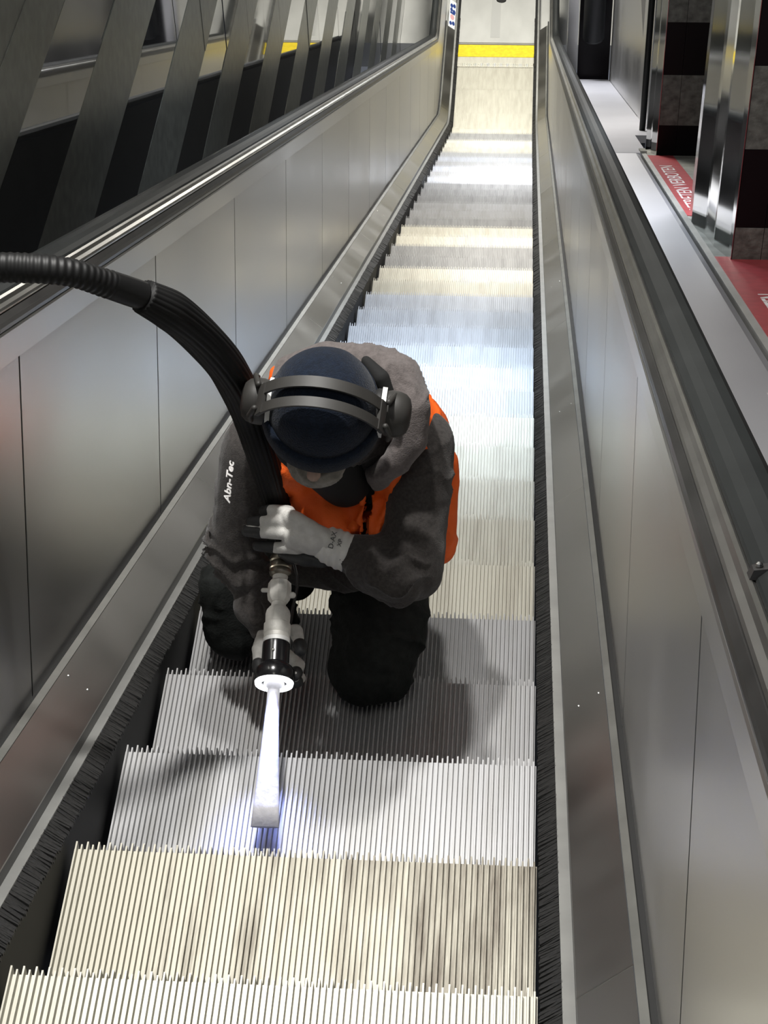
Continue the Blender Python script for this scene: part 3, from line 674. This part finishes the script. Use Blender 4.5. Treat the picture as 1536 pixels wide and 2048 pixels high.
# ------------------------------------------------------------------ ear defenders worn over the beanie
ED = thing('ear_defenders', 'dark ear defenders with white cushion rings worn over the navy beanie', 'ear defenders', tuple(hp(0, 0, .10)))
EM = mat('dark_grey_plastic', (.034, .032, .029), .55, 0, .5, nscale=20, namp=.2)
CUSH = mat('pale_cushion_ring', (.75, .75, .72), .5)
def at_head(o):
    o.location = -V(ED.location); md = o.modifiers.new('e', 'EDGE_SPLIT'); md.split_angle = math.radians(40); return o
for sx in (-1, 1):
    ax = er * sx; org = hp(.095 if sx > 0 else -.083, -.004 - .006 * sx, .000)
    def lathe(bm, prof, cap=True, n=36):
        rows = []
        for (d, r_) in prof:
            rows.append([bm.verts.new(org + ax * d + (ef * math.cos(2 * math.pi * k / n) * .92 + eu * math.sin(2 * math.pi * k / n)) * r_) for k in range(n)])
        for a, b in zip(rows, rows[1:]):
            for k in range(n): bm.faces.new((a[k], a[(k + 1) % n], b[(k + 1) % n], b[k]))
        bm.faces.new(rows[0]); bm.faces.new(rows[-1])
    bm = bmesh.new(); lathe(bm, [(.018, .030), (.018, .0430), (.026, .0455), (.040, .0450), (.052, .0410), (.060, .0330), (.064, .020), (.065, .004)])
    cup = at_head(obj('ear_cup', bm, EM, ED, True))
    bm = bmesh.new(); lathe(bm, [(-.004, .034), (-.004, .042), (.001, .0455), (.008, .0455), (.013, .042), (.013, .034)])
    cu_ = at_head(obj('cushion', bm, mat('black_cushion', (.012, .012, .012), .6), cup, True)); cu_.location = (0, 0, 0)
    bm = bmesh.new(); lathe(bm, [(.008, .036), (.008, .0492), (.0165, .0492), (.0165, .036)])
    wr_ = at_head(obj('white_ring', bm, CUSH, cup, True)); wr_.location = (0, 0, 0); wr_['label'] = 'white ring'
def band_arc(off, wid, t0, t1, n=40, th=.007, pin=0):
    bm = bmesh.new(); rows = []
    for i in range(n + 1):
        t = t0 + (t1 - t0) * i / n; a = math.sin(t); c = math.cos(t)
        x = .120 * a; z = .001 + .1235 * c
        f = 1 - pin * (abs(t) / (math.pi / 2)) ** 4
        o1 = (off - wid / 2) * f; o2 = (off + wid / 2) * f
        nr = V((a, 0, c)).normalized()
        for_ = []
        for (o_, k_) in ((o1, 0), (o2, 0), (o2, th), (o1, th)):
            for_.append(bm.verts.new(hp(x + nr.x * k_, o_ + .006, z + nr.z * k_)))
        rows.append(for_)
    for a, b in zip(rows, rows[1:]):
        for k in range(4): bm.faces.new((a[k], a[(k + 1) % 4], b[(k + 1) % 4], b[k]))
    bm.faces.new(rows[0]); bm.faces.new(rows[-1])
    return bm
at_head(obj('headband_bar', band_arc(.002, .021, -1.12, 1.12, th=.005), EM, ED, True)); at_head(obj('headband_bar', band_arc(.041, .019, -1.12, 1.12, th=.005), EM, ED, True))
for sx in (-1, 1):
    bm = band_arc(.021, .058, .98 * sx, 1.14 * sx, 6); at_head(obj('headband_bridge', bm, EM, ED, True))
    for e in (-1, 1):
        bm = bmesh.new()
        chain(bm, [(*hp(.117 * sx, .020 + .024 * e, .060), .0058), (*hp(.126 * sx, .008 + .040 * e, .034), .005), (*hp(.124 * sx, .000 + .044 * e, .004), .0045)], 10)
        at_head(obj('yoke_arm', bm, EM, ED, True))

# ------------------------------------------------------------------ blasting lance
P0, P1, TIP = V((-0.114,0.718,-0.019)), V((-0.106,0.456,-0.097)), V((-0.099,0.177,-0.177))
ax = (P1 - P0).normalized(); LL = (P1 - P0).length
lu, lw = perp(ax)
LN = thing('blasting_lance', 'pale dusty metal lance with black lamp head and long flat nozzle, held by the worker', 'lance', tuple(P0))
def lat(bm, prof, n=32, org=P0, dr=ax, u=lu, w=lw, sq=1):
    rows = []
    for (d, r_) in prof: rows.append([bm.verts.new(org + dr * d + (u * math.cos(2 * math.pi * k / n) + w * math.sin(2 * math.pi * k / n)) * r_) for k in range(n)])
    for a, b in zip(rows, rows[1:]):
        for k in range(n): bm.faces.new((a[k], a[(k + 1) % n], b[(k + 1) % n], b[k]))
    bm.faces.new(rows[0]); bm.faces.new(rows[-1])
DUST = mat('dust_coated_metal', (.80, .78, .73), .6, .15, .4, nscale=35, namp=.25, bump=.15, bscale=120)
BRASS = mat('worn_steel_coupling', (.42, .38, .31), .3, .9, .5, nscale=30, namp=.4)
LBLACK = mat('gloss_black_housing', (.008, .008, .009), .2, 0, .6)
def lpart(name, prof, m, n=32, **k):
    bm = bmesh.new(); lat(bm, prof, n, **k); o = obj(name, bm, m, LN, True); o.location = -P0; 
    md = o.modifiers.new('e', 'EDGE_SPLIT'); md.split_angle = math.radians(35); return o
u_ = LL / 254.0            # one unit = one picture row along the lance, for laying out the fittings
def L(y): return (y - 1112) * u_
lpart('hose_coupling', [(L(1108), .018), (L(1116), .0225), (L(1124), .0225), (L(1126), .0200), (L(1130), .0225), (L(1139), .0225), (L(1141), .0205), (L(1146), .0225), (L(1150), .0215), (L(1154), .016)], BRASS)
lpart('upper_pipe', [(L(1152), .0150), (L(1166), .0150)], DUST, 24)
VB = lpart('valve_body', [(L(1163), .017), (L(1168), .0225), (L(1178), .0235), (L(1192), .0235), (L(1202), .0215), (L(1208), .016)], DUST, 8)
lpart('middle_pipe', [(L(1204), .0140), (L(1224), .0150)], DUST, 24)
lpart('mixing_body', [(L(1218), .018), (L(1224), .0225), (L(1232), .0245), (L(1250), .0240), (L(1252), .0265), (L(1270), .0265), (L(1272), .025), (L(1280), .0260), (L(1284), .0235)], DUST)
lpart('white_collar', [(L(1281), .0245), (L(1281), .0262), (L(1289), .0262), (L(1289), .0245)], mat('white_collar_plastic', (.8, .8, .78), .5))
LH = lpart('lamp_housing', [(L(1288), .020), (L(1290), .0262), (L(1296), .0268), (L(1330), .0268), (L(1338), .0360), (L(1345), .0392), (L(1362), .0392), (L(1366), .037), (L(1367), .003)], LBLACK)
RING = mat('lit_led_ring', (1, 1, 1), .5, emit=(0.93, 0.95, 1.0), estr=6)
bm = bmesh.new(); rows = []
for k in range(48):
    t = 2 * math.pi * k / 48; rad = lu * math.cos(t) + lw * math.sin(t)
    rows.append([bm.verts.new(P0 + ax * (LL + d) + rad * r_) for d, r_ in ((-.001, .0255), (.004, .026), (.006, .030), (.004, .0365), (-.001, .0375))])
for i in range(48):
    a, b = rows[i], rows[(i + 1) % 48]
    for j in range(5): bm.faces.new((a[j], a[(j + 1) % 5], b[(j + 1) % 5], b[j]))
rg = obj('led_ring', bm, RING, LH, True)
bm = bmesh.new(); q = P0 + ax * L(1182)
pr_ = V((0.9974, 0.0664, -0.0285))
chain(bm, [(*(q - pr_ * .018), .0045), (*(q - pr_ * .032), .0045)], 10); o = obj('valve_lever', bm, DUST, VB, True)
bm = bmesh.new(); q = P0 + ax * L(1192); chain(bm, [(*(q + pr_ * .018), .0065), (*(q + pr_ * .0265), .0065)], 10); o = obj('valve_bolt', bm, DUST, VB, True)
bm = bmesh.new(); q = P0 + ax * L(1312) ; nn = (V((0.067, -0.70, 0.707)) - ax * V((0.067, -0.70, 0.707)).dot(ax)).normalized()
bmesh.ops.create_uvsphere(bm, u_segments=12, v_segments=8, radius=.0035, matrix=Matrix.Translation(q + nn * .0268 - pr_ * .004)); o = obj('housing_screw', bm, STEEL_BRIGHT, LH, True)
# flat nozzle
nd = (TIP - P1).normalized(); NL = (TIP - P1).length
nwid = (pr_ - nd * pr_.dot(nd)).normalized(); nth = nd.cross(nwid)
bm = bmesh.new(); rows = []; n = 28
for (t, a, b, sq) in ((-.03, .020, .020, 1), (.012, .0200, .0200, 1), (.035, .0118, .0118, 1), (.12, .0122, .0118, 1), (.35, .0150, .0105, .9), (.6, .0195, .0080, .8), (.85, .0240, .0055, .65), (1.0, .0265, .0042, .6), (1.0, .0235, .0022, .6), (.93, .0225, .0020, .6)):
    row = []
    for k in range(n):
        th = 2 * math.pi * k / n; c, s_ = math.cos(th), math.sin(th)
        c = math.copysign(abs(c) ** sq, c); s_ = math.copysign(abs(s_) ** sq, s_)
        row.append(bm.verts.new(P1 + nd * NL * t + nwid * a * c + nth * b * s_))
    rows.append(row)
for a, b in zip(rows, rows[1:]):
    for k in range(n): bm.faces.new((a[k], a[(k + 1) % n], b[(k + 1) % n], b[k]))
bm.faces.new(rows[0]); bm.faces.new(rows[-1])
nzl = obj('flat_nozzle', bm, mat('pale_dusty_nozzle', (.66, .65, .68), .55, .1, .4, nscale=45, namp=.16, bump=.1, bscale=90), LN, True); nzl.location = -P0
# thin cable beside the lance
bm = bmesh.new(); chain(bm, [(*V((-0.090,0.720,-0.040)), .0035), (*V((-0.085,0.711,-0.065)), .0035), (*V((-0.084,0.693,-0.082)), .0035), (*V((-0.090,0.658,-0.103)), .0035), (*V((-0.094,0.612,-0.119)), .0035)], 10)
o = obj('lamp_cable', bm, DARK_TRIM, LN, True); o.location = -P0
# the ring's own light, thrown along the nozzle on to the tread
lt = D.lights.new('led_ring_light', 'SPOT'); lt.energy = 38; lt.color = (.30, .38, 1.0); lt.spot_size = math.radians(52); lt.spot_blend = .9; lt.shadow_soft_size = .03
lo = D.objects.new('led_ring_light', lt); COL.objects.link(lo); lo.location = P1 + ax * .012 + V((0, 0, .028)); lo.rotation_euler = ((TIP + V((0, -.02, -.03))) - lo.location).to_track_quat('-Z', 'Y').to_euler()

# ------------------------------------------------------------------ hose
HS = thing('blast_hose', 'thick black hose arching from the lance over the left balustrade', 'hose', tuple(P0))
def catmull(pts, m=10):
    out = []
    P = [V(p) for p in pts]; P = [P[0] * 2 - P[1]] + P + [P[-1] * 2 - P[-2]]
    for i in range(1, len(P) - 2):
        for j in range(m):
            t = j / m; a, b, c, d = P[i - 1], P[i], P[i + 1], P[i + 2]
            out.append(.5 * ((2 * b) + (c - a) * t + (2 * a - 5 * b + 4 * c - d) * t * t + (3 * b - a - 3 * c + d) * t ** 3))
    out.append(P[-2]); return out
def tube(bm, pts, rf, n=28, rib=None):
    fr_ = V((0, 0, 1)); rows = []; dist = 0
    for i, p in enumerate(pts):
        t = (pts[min(i + 1, len(pts) - 1)] - pts[max(i - 1, 0)]).normalized()
        fr_ = (fr_ - t * fr_.dot(t)).normalized(); w = t.cross(fr_)
        if i: dist += (p - pts[i - 1]).length
        row = []
        for k in range(n):
            th = 2 * math.pi * k / n; r_ = rf(i / (len(pts) - 1), dist, th)
            row.append(bm.verts.new(p + (fr_ * math.cos(th) + w * math.sin(th)) * r_))
        rows.append(row)
    for a, b in zip(rows, rows[1:]):
        for k in range(n): bm.faces.new((a[k], a[(k + 1) % n], b[(k + 1) % n], b[k]))
    bm.faces.new(rows[0]); bm.faces.new(rows[-1])
sleeve = [P0 - ax * .004, V((-0.115,0.741,0.003)), V((-0.121,0.772,0.056)), V((-0.129,0.763,0.147)), V((-0.142,0.759,0.243)), V((-0.160,0.764,0.335)), V((-0.175,0.705,0.476)), V((-0.202,0.638,0.609)), V((-0.237,0.589,0.705)), V((-0.278,0.567,0.757))]
rest = [V((-0.278,0.567,0.757)), V((-0.331,0.539,0.805)), V((-0.379,0.516,0.844)), V((-0.439,0.501,0.863)), V((-0.518,0.494,0.863)), V((-0.626,0.495,0.818)), V((-0.795,0.492,0.689)), V((-0.939,0.510,0.438))]
HB = mat('black_woven_sleeve', (.006, .006, .006), .6, 0, .25)
HC2 = mat('black_ribbed_hose', (.006, .006, .006), .5, 0, .3)
bm = bmesh.new()
def rs(t, d, th):
    base = .0215 + (.0335 - .0215) * min(1, max(0, (t - .12) / .4)); base = base if t < .9 else base * (1 - (t - .9) * 1.6)
    return base * (1 + .045 * abs(math.sin(th * 11)) + .02 * math.sin(th * 3 + d * 25))
tube(bm, catmull(sleeve, 12), rs, 132); o = obj('woven_sleeve', bm, HB, HS, True); o.location = -P0
bm = bmesh.new()
def rr(t, d, th): return .0235 + (.0007 * math.sin(d * 560) * (t > .12)) + .0008 * math.sin(th * 2 + d * 30)
tube(bm, catmull(rest, 40), rr, 28); o = obj('ribbed_hose', bm, HC2, HS, True); o.location = -P0
